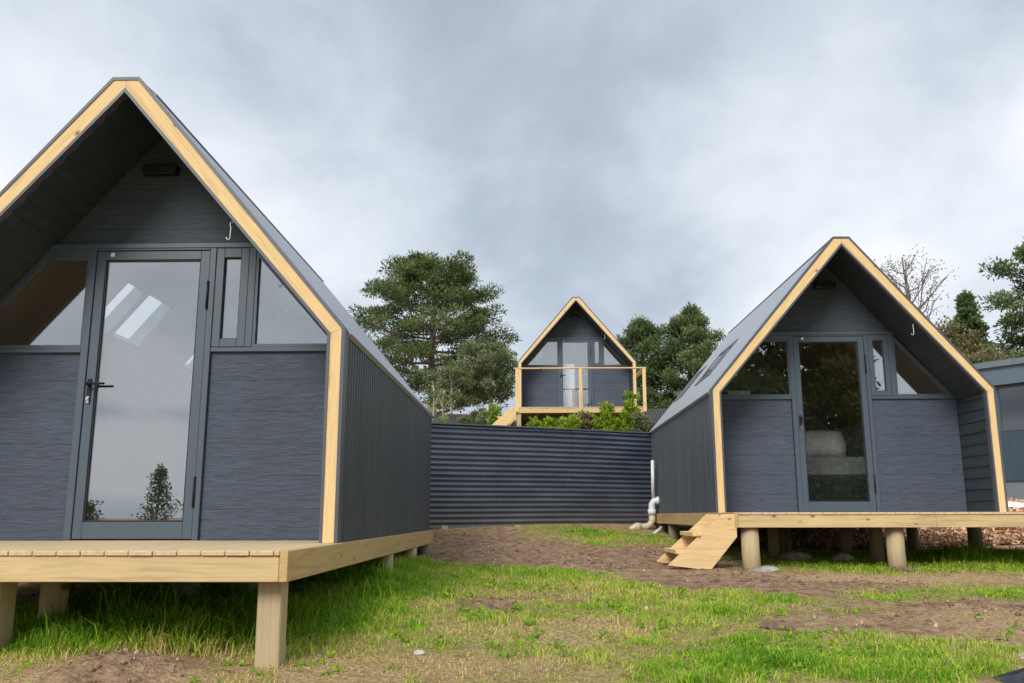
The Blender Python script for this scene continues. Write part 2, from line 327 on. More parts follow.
def groundmat():
    m,t,N,L,b=nt('ground_soil')
    def A(n):
        a=N.new('ShaderNodeAttribute'); a.attribute_name=n; return a.outputs['Fac']
    n1=noise(t,(1,1,1),9,8,.65); n2=noise(t,(1,1,1),45,5,.6); n3=noise(t,(1,1,1),1.4,3)
    soil=ramp(t,n1,[(.34,(.17,.10,.06)),(.5,(.40,.25,.15)),(.66,(.60,.42,.27))])
    dark=ramp(t,n1,[(.34,(.12,.07,.045)),(.5,(.30,.19,.125)),(.68,(.46,.32,.22))])
    tan=ramp(t,n2,[(.34,(.32,.20,.11)),(.5,(.56,.38,.21)),(.66,(.76,.57,.35))])
    green=ramp(t,n2,[(.34,(.09,.11,.025)),(.5,(.28,.28,.06)),(.66,(.52,.44,.16))])
    c=mix(t,A('dirt'),soil,dark); c=mix(t,mathn(t,'MULTIPLY',A('tan'),.8),c,tan)
    c=mix(t,mathn(t,'MULTIPLY',ramp(t,n2,[(.5,(0,0,0)),(.68,(1,1,1))]),.4),c,tan)
    c=mix(t,mathn(t,'MULTIPLY',mathn(t,'ADD',A('grass'),mathn(t,'MULTIPLY',mathn(t,'SUBTRACT',n1,.5),1.2)),.75,True),c,green)
    chip=ramp(t,n2,[(.3,(.34,.18,.1)),(.5,(.64,.4,.23)),(.7,(.85,.63,.42))]); c=mix(t,A('chips'),c,chip)
    L.new(c,b.inputs['Base Color']); b.inputs['Roughness'].default_value=.95; b.inputs['Specular IOR Level'].default_value=.15
    bump(t,b,mathn(t,'ADD',n1,mathn(t,'MULTIPLY',n2,.7)),1.,.05); return m
tag(bulk('ground',np.stack([x,y,z],1),F,groundmat(),{'grass':G,'dirt':D,'chips':C_,'tan':T_},smooth=True),'trodden earth with patches of grass sloping gently up to the fence','ground',kind='structure')
# ------------------------------------------------------------------ grass, straw, chips, clods
def scatter(n,x0,x1,y0,y1,dens):
    px=rng.uniform(x0,x1,n); py=y0*(y1/y0)**rng.random(n)      # more samples close by
    k=rng.random(n)<dens(px,py); return px[k],py[k]
def inview(px,py): return (np.abs(px)<py*.62+.5)
def blades(px,py,h,w,lean,tone):
    n=len(px); pz=terr(px,py)-.005; a=rng.uniform(0,2*np.pi,n); b=a+rng.normal(0,.6,n)+np.pi/2
    dx,dy=np.cos(a)*w/2,np.sin(a)*w/2; lx,ly=np.cos(b)*lean*h,np.sin(b)*lean*h
    P=np.empty((n,5,3)); P[:,0]=np.stack([px-dx,py-dy,pz],1); P[:,1]=np.stack([px+dx,py+dy,pz],1)
    mx,my,mz=px+lx*.35,py+ly*.35,pz+h*.6
    P[:,2]=np.stack([mx+dx*.75,my+dy*.75,mz],1); P[:,3]=np.stack([mx-dx*.75,my-dy*.75,mz],1)
    P[:,4]=np.stack([px+lx,py+ly,pz+h*(1-.35*lean)],1)
    i=np.arange(n)[:,None]*5
    return P.reshape(-1,3),np.concatenate([i+[0,1,2],i+[0,2,3],i+[3,2,4]]),np.tile(tone,3)
def gd(px,py):
    g,d,c,tt=cover(px,py); return np.clip(g-.10,0,1)**1.2*np.clip(.35+1.3*vn(px*11,py*11,61.),0,1)*inview(px,py)
px,py=scatter(900000,-6,9,3.9,17,gd)
g,d,_,tt=cover(px,py)
tall=np.maximum(np.exp(-(((px+1.95)/.85)**2+((py-5.3)/.8)**2)**2), .55*np.exp(-(((px+1.15)/.42)**2+((py-7.4)/2.6)**2)**2))
tall=np.maximum(tall,.55*np.exp(-(((px-5.1)/.9)**2+((py-9.7)/.6)**2)**2)); tall=np.maximum(tall,.05*np.exp(-(((px-1.5)/.8)**2+((py-4.4)/.35)**2)**2))
h=(.010+.024*g)*rng.uniform(.4,1.7,len(px))*(.35+1.3*vn(px*3,py*3,4.)*vn(px*9,py*9,7.)*1.6)+tall*rng.uniform(.06,.27,len(px))*(.45+1.*vn(px*4,py*4,14.))
tone=np.clip(.45+.55*(fbm(px*.9,py*.9,12.)-.5)*1.4+.55*(fbm(px*5,py*5,17.)-.5)+.25*(1-g)+rng.normal(0,.13,len(px))-tall*.25+.35*tt+(rng.random(len(px))<.14)*.4+.2*np.exp(-((px-.2)/1.4)**2-((py-7)/1.3)**2),0,1)
v,f,tn=blades(px,py,h,.003+.0004*py+tall*.003,rng.uniform(.2,1.5,len(px)),tone)
tag(bulk('grass',v,f,M['grass'],tn),'green grass growing in patches around the decks','grass',kind='stuff')
def ld(px,py): return np.clip(np.exp(-(((px+1.9)/.75)**2+((py-5.05)/.55)**2)**2)+.5*np.exp(-(((px+1.05)/.3)**2+((py-6.6)/2.)**2)**2)+.35*np.exp(-(((px-5.2)/.8)**2+((py-9.3)/.5)**2)**2),0,1)*np.clip(vn(px*5,py*5,40.)*2-.5,0,1)
px,py=scatter(26000,-3.2,6.2,4.3,10,ld); n=len(px)
v,f,tn=blades(px,py,rng.uniform(.10,.34,n)*(.5+.8*vn(px*2,py*2,41.)),rng.uniform(.005,.010,n),rng.uniform(.15,.9,n),np.clip(rng.normal(.32,.15,n),0,.8))
tag(bulk('long_grass',v,f,M['grass'],tn),'long uncut grass blades growing up around the deck posts','grass',kind='stuff')
def sd(px,py):
    g,d,c,tt=cover(px,py); return np.clip(.25+.5*tt-.35*d+.25*(fbm(px*2,py*2,19.)-.5),0.03,1)*(1-c)*inview(px,py)
px,py=scatter(150000,-5,8,3.9,12,sd); n=len(px)
v,f,tn=blades(px,py,rng.uniform(.006,.016,n),.0035+.0006*py,rng.uniform(1.5,6,n),rng.random(n))
tag(bulk('dry_grass',v,f,M['straw'],tn),'dry straw coloured stalks strewn over the trodden soil','dry grass',kind='stuff')
def cd(px,py): return (cover(px,py)[2]>.35)*inview(px,py)*1.
px,py=scatter(60000,2.5,11,11.2,19,cd); n=len(px); pz=terr(px,py)
ang=rng.uniform(0,6.28,n); ln=rng.uniform(.02,.05,n); wd=rng.uniform(.01,.022,n); ti=rng.normal(0,.45,(n,2))
a=np.stack([np.cos(ang)*ln,np.sin(ang)*ln,ti[:,0]*ln],1); b=np.stack([-np.sin(ang)*wd,np.cos(ang)*wd,ti[:,1]*wd],1); p=np.stack([px,py,pz+.02+rng.random(n)*.02],1)
v=np.stack([p-a-b,p+a-b,p+a+b,p-a+b],1).reshape(-1,3)
tag(bulk('wood_chips',v,np.arange(4*n).reshape(-1,4),M['chips'],rng.random(n)),'reddish brown wood chips spread behind the right cabin','wood chips',kind='stuff')
OCT=np.array([(1,0,0),(-1,0,0),(0,1,0),(0,-1,0),(0,0,1),(0,0,-1)],float); OF=np.array([(0,2,4),(2,1,4),(1,3,4),(3,0,4),(2,0,5),(1,2,5),(3,1,5),(0,3,5)])
def dd(px,py): g,d,c,tt=cover(px,py); return np.clip(d*.9+.08-g*.3,0.02,1)*inview(px,py)*(vn(px*2.5,py*2.5,33.)**1.5)
px,py=scatter(42000,-4,8,3.9,13,dd); n=len(px); s=rng.gamma(1.6,.0036,n)+.003; s=np.minimum(s,.024)
V=OCT[None]*(s[:,None,None]*rng.uniform(.55,1.3,(n,6,1)))+np.stack([px,py,terr(px,py)+s*.2],1)[:,None,:]
tag(bulk('soil_clods',V.reshape(-1,3),(np.arange(n)[:,None,None]*6+OF[None]).reshape(-1,3),M['crumb'],np.repeat(np.clip(rng.normal(.35,.2,n)+(rng.random(n)<.05)*.6,0,1),8)),'loose dark crumbs and clods of dug soil','soil',kind='stuff')
def rock(name,x,y,r,mat,label,seed,flat=.6,group=None,sink=.25,cat='stone'):
    import bmesh
    bm=bmesh.new(); bmesh.ops.create_icosphere(bm,subdivisions=3,radius=1)
    for q in bm.verts:
        c=q.co; k=.65+.7*float(fbm(np.array([c.x*1.3+seed]),np.array([c.y*1.3]),c.z*1.3)[0]); q.co=(c.x*r*k,c.y*r*k*.8,c.z*r*k*flat)
    me=bpy.data.meshes.new(name); bm.to_mesh(me); bm.free(); me.materials.append(mat)
    o=bpy.data.objects.new(name,me); COL.objects.link(o); o.location=(x,y,gz(x,y)+r*flat*sink); return tag(o,label,cat,group)
rock('rock',-.48,4.75,.034,M['stone'],'small pale stone lying on the bare patch between the grass in the foreground',1)
rock('rock',2.42,8.60,.11,M['conc'],'flat pale stone against the foot of the post beside the wooden steps',9,.4)
rock('clod',1.57,5.47,.10,M['clod'],'brown clump of dug earth and roots on the foreground grass',14,.28,cat='clod')
rock('rock',-2.05,5.75,.12,M['conc'],'leftmost of the broken grey concrete lumps under the left deck',21,.9,sink=.8,cat='rubble')
rock('rock',-1.75,6.1,.17,M['conc'],'broken grey concrete lump in the middle under the left deck',33,.7,sink=.8,cat='rubble')
rock('rock',-1.5,7.2,.13,M['conc'],'broken concrete lump in the tall grass beside the left cabin base',44,.5,cat='rubble')
rock('rock',3.1,9.9,.16,M['conc'],'grey rubble lump in the shade under the right deck, left of the middle posts',52,.5,cat='rubble')
rock('rock',3.55,9.7,.12,M['conc'],'grey rubble lump beside the dark posts under the right deck',66,.6,cat='rubble')
rock('rock',3.72,8.66,.13,M['clod'],'brown mound of earth heaped against the middle front post of the right deck',71,.25,cat='earth mound')
rock('rock',2.6,4.65,.05,M['stone'],'small white stone in the grass at the lower right edge',82,.5)
# ------------------------------------------------------------------ cabin prototype (origin: middle of the front frame on the deck)
RC=.657; LN=4.97
def mir(p,s): return [(s*a,b) for a,b in (p if s>0 else p[::-1])]
u_=np.array([-.642,.767]); n_=np.array([.767,.642]); E0=np.array([1.557,1.341])
def slope_pt(s,o): p=E0+u_*s+n_*o; return (float(p[0]),float(p[1]))
def shiplap(mb,pts,y0,y1,step=.125,lap=.009,side=1,inward=1):
    # boards running along y laid on the line pts[0]->pts[1] in x,z; each board tilts out by lap
    a=np.array(pts[0]);b=np.array(pts[1]);L=np.linalg.norm(b-a);d=(b-a)/L;nn=np.array([d[1],-d[0]])*inward; k=0; V=[];s=0
    while s<L-1e-6:
        e=min(s+step,L); p=a+d*s+nn*lap; q=a+d*e
        V+= [p,q]; s=e
    for i in range(len(V)-1):
        (x0,z0),(x1,z1)=V[i],V[i+1]; mb.add([(side*x0,y0,z0),(side*x1,y0,z1),(side*x1,y1,z1),(side*x0,y1,z0)],[(0,1,2,3)])
def frame_bars(x0,x1,z0,z1,w,y0,y1,wb=None,wt=None):
    m=MB(); wb=wb or w; wt=wt or w
    m.bbox((x0,y0,z0),(x0+w,y1,z1)).bbox((x1-w,y0,z0),(x1,y1,z1)).bbox((x0+w,y0+.001,z0),(x1-w,y1-.001,z0+wb)).bbox((x0+w,y0+.001,z1-wt),(x1-w,y1-.001,z1)); return m
def ring(outer,inner,y0,y1):
    m=MB(); n=len(outer)
    vs=[(p[0],y,p[1]) for y in (y0,y1) for q in (outer,inner) for p in q]
    fs=[]
    for i in range(n):
        j=(i+1)%n; fs+=[(i,j,n+j,n+i),(2*n+i,3*n+i,3*n+j,2*n+j),(i,2*n+i,2*n+j,j),(n+i,n+j,3*n+j,3*n+i)]
    return m.add(vs,fs)
def make_cabin(label,group):
    r=empty('cabin',(0,0,0),0,label,'cabin',group)
    # timber front frame
    post=[(1.464,-.0),(1.537,-.0),(1.537,1.333),(1.464,1.308)]
    raf=[(1.464,1.3095),(1.537,1.3345),(.083,3.07),(.0006,3.07),(.0006,3.015)]
    for s in (-1,1):
        fixn(MB().prism(mir(post,s),'y',0,.042).build('frame_post',M['wood_z'],r))
        # rafter built along local x then tilted so that the grain follows it
        ang=math.atan2(1.7355,-1.454)
        ca,sa=math.cos(ang),math.sin(ang); P=[((x-1.5)*ca+(z-1.32)*sa,-(x-1.5)*sa+(z-1.32)*ca) for x,z in raf]
        o=MB().prism(P,'y',0,.042).build('barge_board',M['wood_x'],r)
        if s>0: o.rotation_euler=(0,-ang,0); o.location=(1.5,0,1.32)
        else:
            for v in o.data.vertices: v.co.z=-v.co.z
            o.rotation_euler=(0,-(math.pi-ang),0); o.location=(-1.5,0,1.32)
        fixn(o)
    # metal trim inside and outside the timber
    W1=[(1.464,0),(1.464,1.309),(0,3.015)]; T1=[(1.446,0),(1.446,1.302),(0,2.983)]
    m=MB()
    for s in (-1,1):
        for i in (0,1):
            q=[T1[i],W1[i],W1[i+1],T1[i+1]]; m.prism(mir(q,s),'y',-.006,.06)
    W0=[(1.537,0),(1.537,1.334),(.083,3.07),(0,3.07)]; O0=[(1.559,0),(1.559,1.342),(.092,3.092),(0,3.092)]
    for s in (-1,1):
        for i in (0,1,2):
            q=[W0[i],O0[i],O0[i+1],W0[i+1]]; m.prism(mir(q,s),'y',-.006,.09)
    fixn(m.build('edge_trim',M['trim'],r))
    # ribbed side walls
    for s in (-1,1):
        pr=[];y=.09
        while y<LN-.05:
            pr+= [(0,y),(0,y+.040),(.014,y+.052),(.014,y+.073)]; y+=.085
            if y<LN-.05: pr[-1:]=[(.014,pr[-1][1])]
        pr.append((0,LN)); m=MB(); X0=1.538
        vs=[(s*(X0+a),y,z) for a,y in pr for z in (-.001,1.325)]
        m.add(vs,[(2*i,2*i+2,2*i+3,2*i+1) for i in range(len(pr)-1)])
        m.box((min(s*1.48,s*1.536),.05,0.002),(max(s*1.48,s*1.536),LN-.01,1.30))
        fixn(m.build('side_wall',M['clad'],r))
    # rear wall
    prof=[(1.535,0.001),(1.535,1.33),(.083,3.05),(-.083,3.05),(-1.535,1.33),(-1.535,0.001)]
    fixn(MB().prism(prof,'y',LN-.045,LN-.004).build('rear_wall',M['clad'],r))
    # roof slopes; the left one has openings for two skylights
    for s in (1,-1):
        m=MB(); c=MB()
        S=[-.022,.62,1.16,2.262]; Ys=[.092,1.82,2.82,3.9,4.6,LN+.05]
        hole=(lambda i,j:(s<0 and i==1 and j in (1,3)))
        for i in range(3):
            for j in range(5):
                if hole(i,j): continue
                q=[slope_pt(S[i],-.018),slope_pt(S[i+1],-.018),slope_pt(S[i+1],.002),slope_pt(S[i],.002)]
                m.prism(mir(q,s),'y',Ys[j],Ys[j+1])
                q=[slope_pt(max(S[i],.05),-.11),slope_pt(min(S[i+1],2.2),-.11),slope_pt(min(S[i+1],2.2),-.1),slope_pt(max(S[i],.05),-.1)]
                c.prism(mir(q,s),'y',max(Ys[j],RC+.06),min(Ys[j+1],LN-.05))
        # eave flashing
        q=[slope_pt(-.030,-.028),slope_pt(-.0225,-.028),slope_pt(-.0225,.004),slope_pt(-.030,.004)]; m.prism(mir(q,s),'y',.094,LN+.045)
        rf=fixn(m.build('roof_slope',M['roof'],r)); fixn(c.build('ceiling',M['ply'],r))
        if s<0:
            for (a,b) in ((1.82,2.82),(3.9,4.6)):
                fr=MB()
                for (s0,s1,y0,y1) in ((.58,.645,a-.04,b+.04),(1.135,1.20,a-.04,b+.04),(.645,1.135,a-.04,a+.03),(.645,1.135,b-.03,b+.04),(.645,1.135,a+.37,a+.46)):
                    q=[slope_pt(s0,-.10),slope_pt(s1,-.10),slope_pt(s1,.014),slope_pt(s0,.014)]; fr.prism(mir(q,s),'y',y0,y1)
                sk=fixn(fr.build('skylight',M['trim'],r))
                q=[slope_pt(.645,.0),slope_pt(1.135,.0),slope_pt(1.135,.006),slope_pt(.645,.006)]
                fixn(MB().prism(mir(q,s),'y',a+.03,b-.03).build('pane',M['skyglass'],sk))
    m=MB(); q=[(.19,2.965),(.1,3.078),(-.1,3.078),(-.19,2.965),(-.19,2.985),(-.104,3.097),(.104,3.097),(.19,2.985)]
    q=[(.175,3.0),(.083,3.082),(-.083,3.082),(-.175,3.0),(-.178,3.012),(-.086,3.0945),(.086,3.0945),(.178,3.012)]
    fixn(m.prism(q,'y',.092,LN+.05).build('ridge_cap',M['trim'],r))
    # recess lining: horizontal boards on both side walls and both slopes
    for s in (-1,1):
        m=MB(); shiplap(m,[(1.455,0.001),(1.455,1.305)],.05,RC+.05,side=s,inward=-1); fixn(m.build('side_lining',M['lining'],r))
        m=MB(); shiplap(m,[(1.449,1.305),(0.003,2.986)],.05,RC+.05,side=s,inward=-1); fixn(m.build('soffit',M['soffit'],r))
    # front wall
    y0=RC+.012;y1=RC+.05
    for a,b in ((-1.445,-.478),(.458,1.445)): MB().box((a,y0,.001),(b,y1,1.312)).build('wall_panel',M['panel'],r)
    fixn(MB().prism([(-.80,2.10),(.80,2.10),(0.0,2.975)],'y',y0+.001,y1).build('gable_panel',M['gable'],r))
    fixn(MB().prism([(-1.44,1.318),(-.80,2.078),(-.80,2.101),(-1.45,1.34)],'y',y0+.004,y1).build('wall_trim',M['frame'],r))
    m=MB(); m.bbox((-1.445,RC-.012,1.310),(-.478,RC+.045,1.342)); m.bbox((.4585,RC-.012,1.310),(1.445,RC+.045,1.342))
    m.bbox((-.80,RC-.018,2.081),(.80,RC+.044,2.118)); m.bbox((.7,RC-.013,1.343),(.752,RC+.046,2.08))
    m.box((-.83,RC+.006,2.075),(.83,RC+.0115,2.081)); m.build('window_rail',M['frame'],r)
    m=MB(); m.bbox((-.4775,RC-.014,.001),(-.424,RC+.05,2.0805)); m.bbox((.413,RC-.014,.001),(.4575,RC+.05,2.0805)); m.bbox((-.424,RC-.014,2.066),(.413,RC+.05,2.0802))
    m.build('door_frame',M['frame'],r)
    m=MB(); m.box((-.4835,RC+.0,0.002),(-.4778,RC+.06,2.07)); m.box((-.424,RC+.012,.001),(.413,RC+.05,.006)); m.build('gap_seal',M['gasket'],r)
    d=frame_bars(-.421,.410,.008,2.063,.066,RC-.004,RC+.046,.115,.066).build('door',M['frame'],r)
    gk=frame_bars(-.3555,.3445,.1225,1.9975,.0115,RC+.006,RC+.034).build('gasket',M['gasket'],d)
    MB().box((-.345,RC+.017,.133),(.334,RC+.023,1.987)).build('pane',M['glass'],d)
    m=MB(); m.tube([(-.392,RC-.004,1.08),(-.392,RC-.05,1.08)],.011); m.tube([(-.395,RC-.05,1.08),(-.33,RC-.054,1.08),(-.265,RC-.05,1.08)],[.010,.009,.008]); m.bbox((-.407,RC-.012,.96),(-.377,RC-.0045,1.12)); m.build('handle',M['black'],d)
    m=MB(); m.tube([(-.392,RC-.03,.975),(-.392,RC-.005,.975)],.010,10); m.bbox((-.402,RC-.018,.945),(-.382,RC-.0125,.995),.002); m.build('lock',M['steel'],d)
    for z in (1.62,.22): MB().tube([(.4115,RC-.018,z),(.4115,RC-.018,z+.21)],.009,8).build('hinge',M['black'],d)
    MB().box((-.322,RC-.0065,2.022),(-.294,RC-.0045,2.05)).box((-.313,RC-.0085,2.031),(-.303,RC-.0067,2.041)).build('sticker',M['hookwhite'],d)
    w=frame_bars(.4605,.6985,1.345,2.078,.058,RC-.010,RC+.046,.06,.07).build('side_window',M['frame'],r)
    frame_bars(.5185,.6405,1.405,2.008,.006,RC+.004,RC+.034).build('gasket',M['gasket'],w)
    MB().box((.5245,RC+.017,1.411),(.6345,RC+.023,2.002)).build('pane',M['glass'],w)
    o=[(.753,1.343),(1.415,1.343),(.753,2.08)]; i=[(.772,1.366),(1.335,1.366),(.772,2.005)]
    cw=fixn(ring(o,i,RC-.008,RC+.046).build('corner_window',M['frame'],r))
    fixn(MB().prism([(.76,1.35),(1.36,1.35),(.76,2.03)],'y',RC+.017,RC+.023).build('pane',M['glass'],cw))
    o=[(-1.43,1.343),(-.4778,1.343),(-.4778,2.0805),(-.79,2.0805)]; i=[(-1.345,1.366),(-.488,1.366),(-.488,2.005),(-.785,2.005)]
    cw=fixn(ring(o,i,RC-.008,RC+.046).build('corner_window',M['frame'],r))
    fixn(MB().prism([(-1.37,1.35),(-.482,1.35),(-.482,2.02),(-.80,2.02)],'y',RC+.017,RC+.023).build('pane',M['glass'],cw))
    m=MB(); m.bbox((-.125,RC-.05,2.645),(.125,RC+.013,2.72),.006)
    wl=m.build('wall_light',M['black'],r); MB().bbox((-.105,RC-.052,2.651),(.105,RC-.0505,2.667),.0003).build('lens',simple('lamp_lens',(.02,.02,.02),.2,var=.05),wl)
    m=MB(); m.tube([(.772,.075,2.095),(.765,.07,2.07),(.757,.068,2.078),(.752,.068,2.06),(.758,.068,2.04),(.757,.068,1.97),(.75,.068,1.955),(.735,.068,1.958),(.732,.068,1.972)],.0032,6); m.build('hook',M['hookwhite'],r)
    # inside
    MB().box((-1.47,RC+.06,.002),(1.47,LN-.05,.02)).build('floor',M['infloor'],r)
    m=MB()
    for s in (-1,1): m.box((min(s*1.42,s*1.44),RC+.06,.021),(max(s*1.42,s*1.44),LN-.05,1.33))
    fixn(m.prism([(1.419,.021),(1.419,1.32),(0,2.97),(-1.419,1.32),(-1.419,.021)],'y',LN-.07,LN-.05).build('inner_wall',M['inwall'],r))
    return r
cab=make_cabin('large dark cabin on the left, its tall glass door mirroring clouds','dark gabled cabins with pale timber front frames')
cab.location=(-2.6208,5.5187,-.1586); cab.rotation_euler=(0,0,-.0237)
cb=copy_tree(cab); cb.location=(3.7582,9.6139,.0344); cb.rotation_euler=(0,0,-.0188); cb['label']='dark cabin on the right with dark trees mirrored in its glass door'
cc=copy_tree(cab); cc.location=(1.7102,22.7716,2.6441); cc.rotation_euler=(0,0,-.0208); cc['label']='small distant dark cabin raised on the slope behind the corrugated fence'
# ------------------------------------------------------------------ decks
def W(c,x,y,z=0):
    X0,Y0,Z0=c.location; a=c.rotation_euler.z; return (X0+math.cos(a)*x-math.sin(a)*y, Y0+math.sin(a)*x+math.cos(a)*y, Z0+z)
def make_deck(c,label,xl,xr,front,posts,rail=False,lips=(True,True)):
    r=empty('timber_deck',tuple(c.location),c.rotation_euler.z,label,'deck','timber decks on posts in front of the cabins')
    k=0; x=xl+(.001 if not lips[0] else .0415)
    end=xr-(.0415 if lips[1] else 0)
    m=MB()
    while x<end-.02:
        b=min(x+.1125,end); dy=random.uniform(-.003,.003); m.bbox((x,front+.002+dy,-.025),(b,RC+.005,-.001-random.random()*.0012),.003); x+=.1165
    m.build('decking',M['deck'],r)
    # front fascia in lengths
    xs=[xl+(.0415 if lips[0] else 0)]; 
    while xs[-1]+3.0<end: xs.append(xs[-1]+random.uniform(1.7,2.6))
    xs.append(end)
    for a,b in zip(xs[:-1],xs[1:]): MB().bbox((a,front+.012,-.147),(b-.002,front+.05,-.0265),.003).build('fascia_board',M['fascia_x'],r)
    for s,l in ((-1,lips[0]),(1,lips[1])):
        if not l: continue
        x0=xl if s<0 else xr-.04
        MB().bbox((x0,front+.004,-.147),(x0+.04,LN+.02,-.0015),.003).build('side_fascia',M['fascia_y'],r)
    m=MB(); y=.2
    while y<LN: m.box((xl+.05,y,-.145),(xr-.05,y+.045,-.03)); y+=.6
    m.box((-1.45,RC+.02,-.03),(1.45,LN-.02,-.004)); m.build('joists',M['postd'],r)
    for (px,py,w,sq,mt) in posts:      # world positions
        ca=math.cos(-r.rotation_euler.z);sa=math.sin(-r.rotation_euler.z); dx,dy=px-c.location.x,py-c.location.y
        lx,ly=ca*dx-sa*dy,sa*dx+ca*dy; zb=gz(px,py)-.12-c.location.z; zt=-.1475 if ly<.15 else -.148
        m=MB()
        if sq: m.bbox((lx-w/2,ly-w/2,zb),(lx+w/2,ly+w/2,zt),.006)
        else:
            m.tube([(lx+.01,ly,zb),(lx,ly,(zb+zt)/2),(lx,ly,zt)],[w/2*1.03,w/2,w/2*.98],18)
        m.build('post',M[mt],r)
    if rail:
        F=front+.03
        m=MB().bbox((xl-.06,F-.045,.955),(xr+.06,F+.05,.982)); m.build('handrail',M['wood_x'],r)
        for xx in (xl+.03,0.02,xr+.01):
            MB().bbox((xx-.04,F-.04,-.12),(xx+.04,F+.035,.9545)).build('rail_post',M['wood_z'],r)
        MB().bbox((xr-.04,F+.05,.955),(xr+.055,.35,.985)).build('handrail',M['wood_y'],r)
    return r
da=make_deck(cab,'low timber deck of the left cabin standing in tall green grass',-3.3,1.585,-1.19,
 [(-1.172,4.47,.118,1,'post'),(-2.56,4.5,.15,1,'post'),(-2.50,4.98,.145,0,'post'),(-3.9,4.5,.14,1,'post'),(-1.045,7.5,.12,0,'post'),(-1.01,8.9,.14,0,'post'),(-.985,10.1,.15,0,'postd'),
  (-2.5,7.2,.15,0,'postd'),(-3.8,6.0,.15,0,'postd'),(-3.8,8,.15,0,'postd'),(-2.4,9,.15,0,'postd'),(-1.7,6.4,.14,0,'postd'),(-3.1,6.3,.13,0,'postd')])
db=make_deck(cb,'timber deck of the right cabin with steps at its left corner',-1.585,3.4,-.96,
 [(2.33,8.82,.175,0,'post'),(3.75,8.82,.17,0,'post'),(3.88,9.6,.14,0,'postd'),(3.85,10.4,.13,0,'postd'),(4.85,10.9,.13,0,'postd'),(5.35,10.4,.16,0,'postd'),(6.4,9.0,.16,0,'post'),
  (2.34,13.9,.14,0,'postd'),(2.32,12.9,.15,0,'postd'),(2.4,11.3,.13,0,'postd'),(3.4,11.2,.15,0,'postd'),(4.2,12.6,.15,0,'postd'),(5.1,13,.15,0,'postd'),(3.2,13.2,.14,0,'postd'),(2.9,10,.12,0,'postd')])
dc=make_deck(cc,'small raised deck of the distant cabin with a thin timber handrail',-1.585,1.585,-1.2,
 [(.18,21.7,.1,1,'post'),(3.2,21.65,.1,1,'post'),(1.7,21.7,.1,1,'postd'),(.25,24,.14,0,'postd'),(3.2,24,.14,0,'postd'),(.3,26.5,.14,0,'postd'),(3.2,26.5,.14,0,'postd')],rail=True)
# ------------------------------------------------------------------ steps
def steps(label,x0,y0,z0,run,drop,width,nt,thick=.04,side='y'):
    r=empty('wooden_steps',(x0,y0,z0),0,label,'steps')
    d=np.array([-run,-drop]); h=.215
    P=[(0,0),(-.13,0),(-run-.07,-drop+.02),(-run+.33,-drop-.03),(0,-.215)]
    for yy in (0,width-thick):
        fixn(MB().prism(P,'y',yy,yy+thick).build('stringer',M['wood_x'],r))
    for k in range(nt):
        t=(k+1)/(nt+1); xx=-.16-(run-.1)*t*1.02; zz=-drop*t+.012*0
        MB().bbox((xx-.09,thick+.001,zz-.045),(xx+.15,width-thick-.001,zz-.005)).build('tread',M['wood_y'],r)
    return r
st=steps('short pine stairs of two treads leading up to the right cabin deck',2.172,8.69,.016,.6,.50,.74,2)
steps('pale pine stairs at the left end of the distant cabin deck',*W(cc,-1.59,-1.1,0),.95,.85,.7,3)
# ------------------------------------------------------------------ things in the right cabin
bd=empty('bed',W(cb,-.1,1.9,.02),cb.rotation_euler.z,'bed with pale bedding seen through the door glass of the right cabin','bed')
MB().bbox((-.95,0,0),(1.1,2.3,.42),.02).build('bed_base',M['bedbase'],bd)
MB().bbox((-.93,.01,.421),(1.08,2.25,.70),.05).build('mattress',M['blanket'],bd)
for k,(px,py) in enumerate(((-.28,.22),(.42,.25))):
    m=MB(); n=14; vs=[];fs=[]
    for i in range(n+1):
        for j in range(n+1):
            a=i/n*2-1;b=j/n*2-1; t=(1-a**4)*(1-b**4); e=1-.10*(1-min(1,(a*a-b*b)**2)); 
            vs.append((px+a*.33*e,py+b*.05+t*-.02+.02*math.sin(5*a+k),.88+b*.19*e)); 
    o=len(vs)
    for i in range(n+1):
        for j in range(n+1):
            a=i/n*2-1;b=j/n*2-1; t=max(0,(1-a**2)*(1-b**2))**.5; x_,y_,z_=vs[i*(n+1)+j]; vs.append((x_,y_-.13*t,z_)); 
    for i in range(n):
        for j in range(n):
            q=[i*(n+1)+j,(i+1)*(n+1)+j,(i+1)*(n+1)+j+1,i*(n+1)+j+1]; fs.append(q); fs.append([o+w for w in q[::-1]])
    m.add(vs,fs,True); m.build('pillow',M['linen'],bd)
o=MB().bbox((-1.2,RC+.09,1.37),(-.93,RC+.13,1.425),.005).build('box',M['whitepl']); o.location=cb.location; o.rotation_euler=cb.rotation_euler
tag(o,'flat white box on the sill inside the left corner window of the right cabin','box')
# white curtain inside the distant cabin door
m=MB(); pr=[(-.36+.36*i/24,1.0+.02*math.sin(i*1.9)) for i in range(25)]
m.add([(a,b,z) for a,b in pr for z in (.05,1.45)],[(2*i,2*i+2,2*i+3,2*i+1) for i in range(24)],True); o=m.build('curtain',M['linen']); o.location=cc.location; o.rotation_euler=cc.rotation_euler
tag(o,'pale curtain hanging behind the door glass of the distant cabin','curtain')
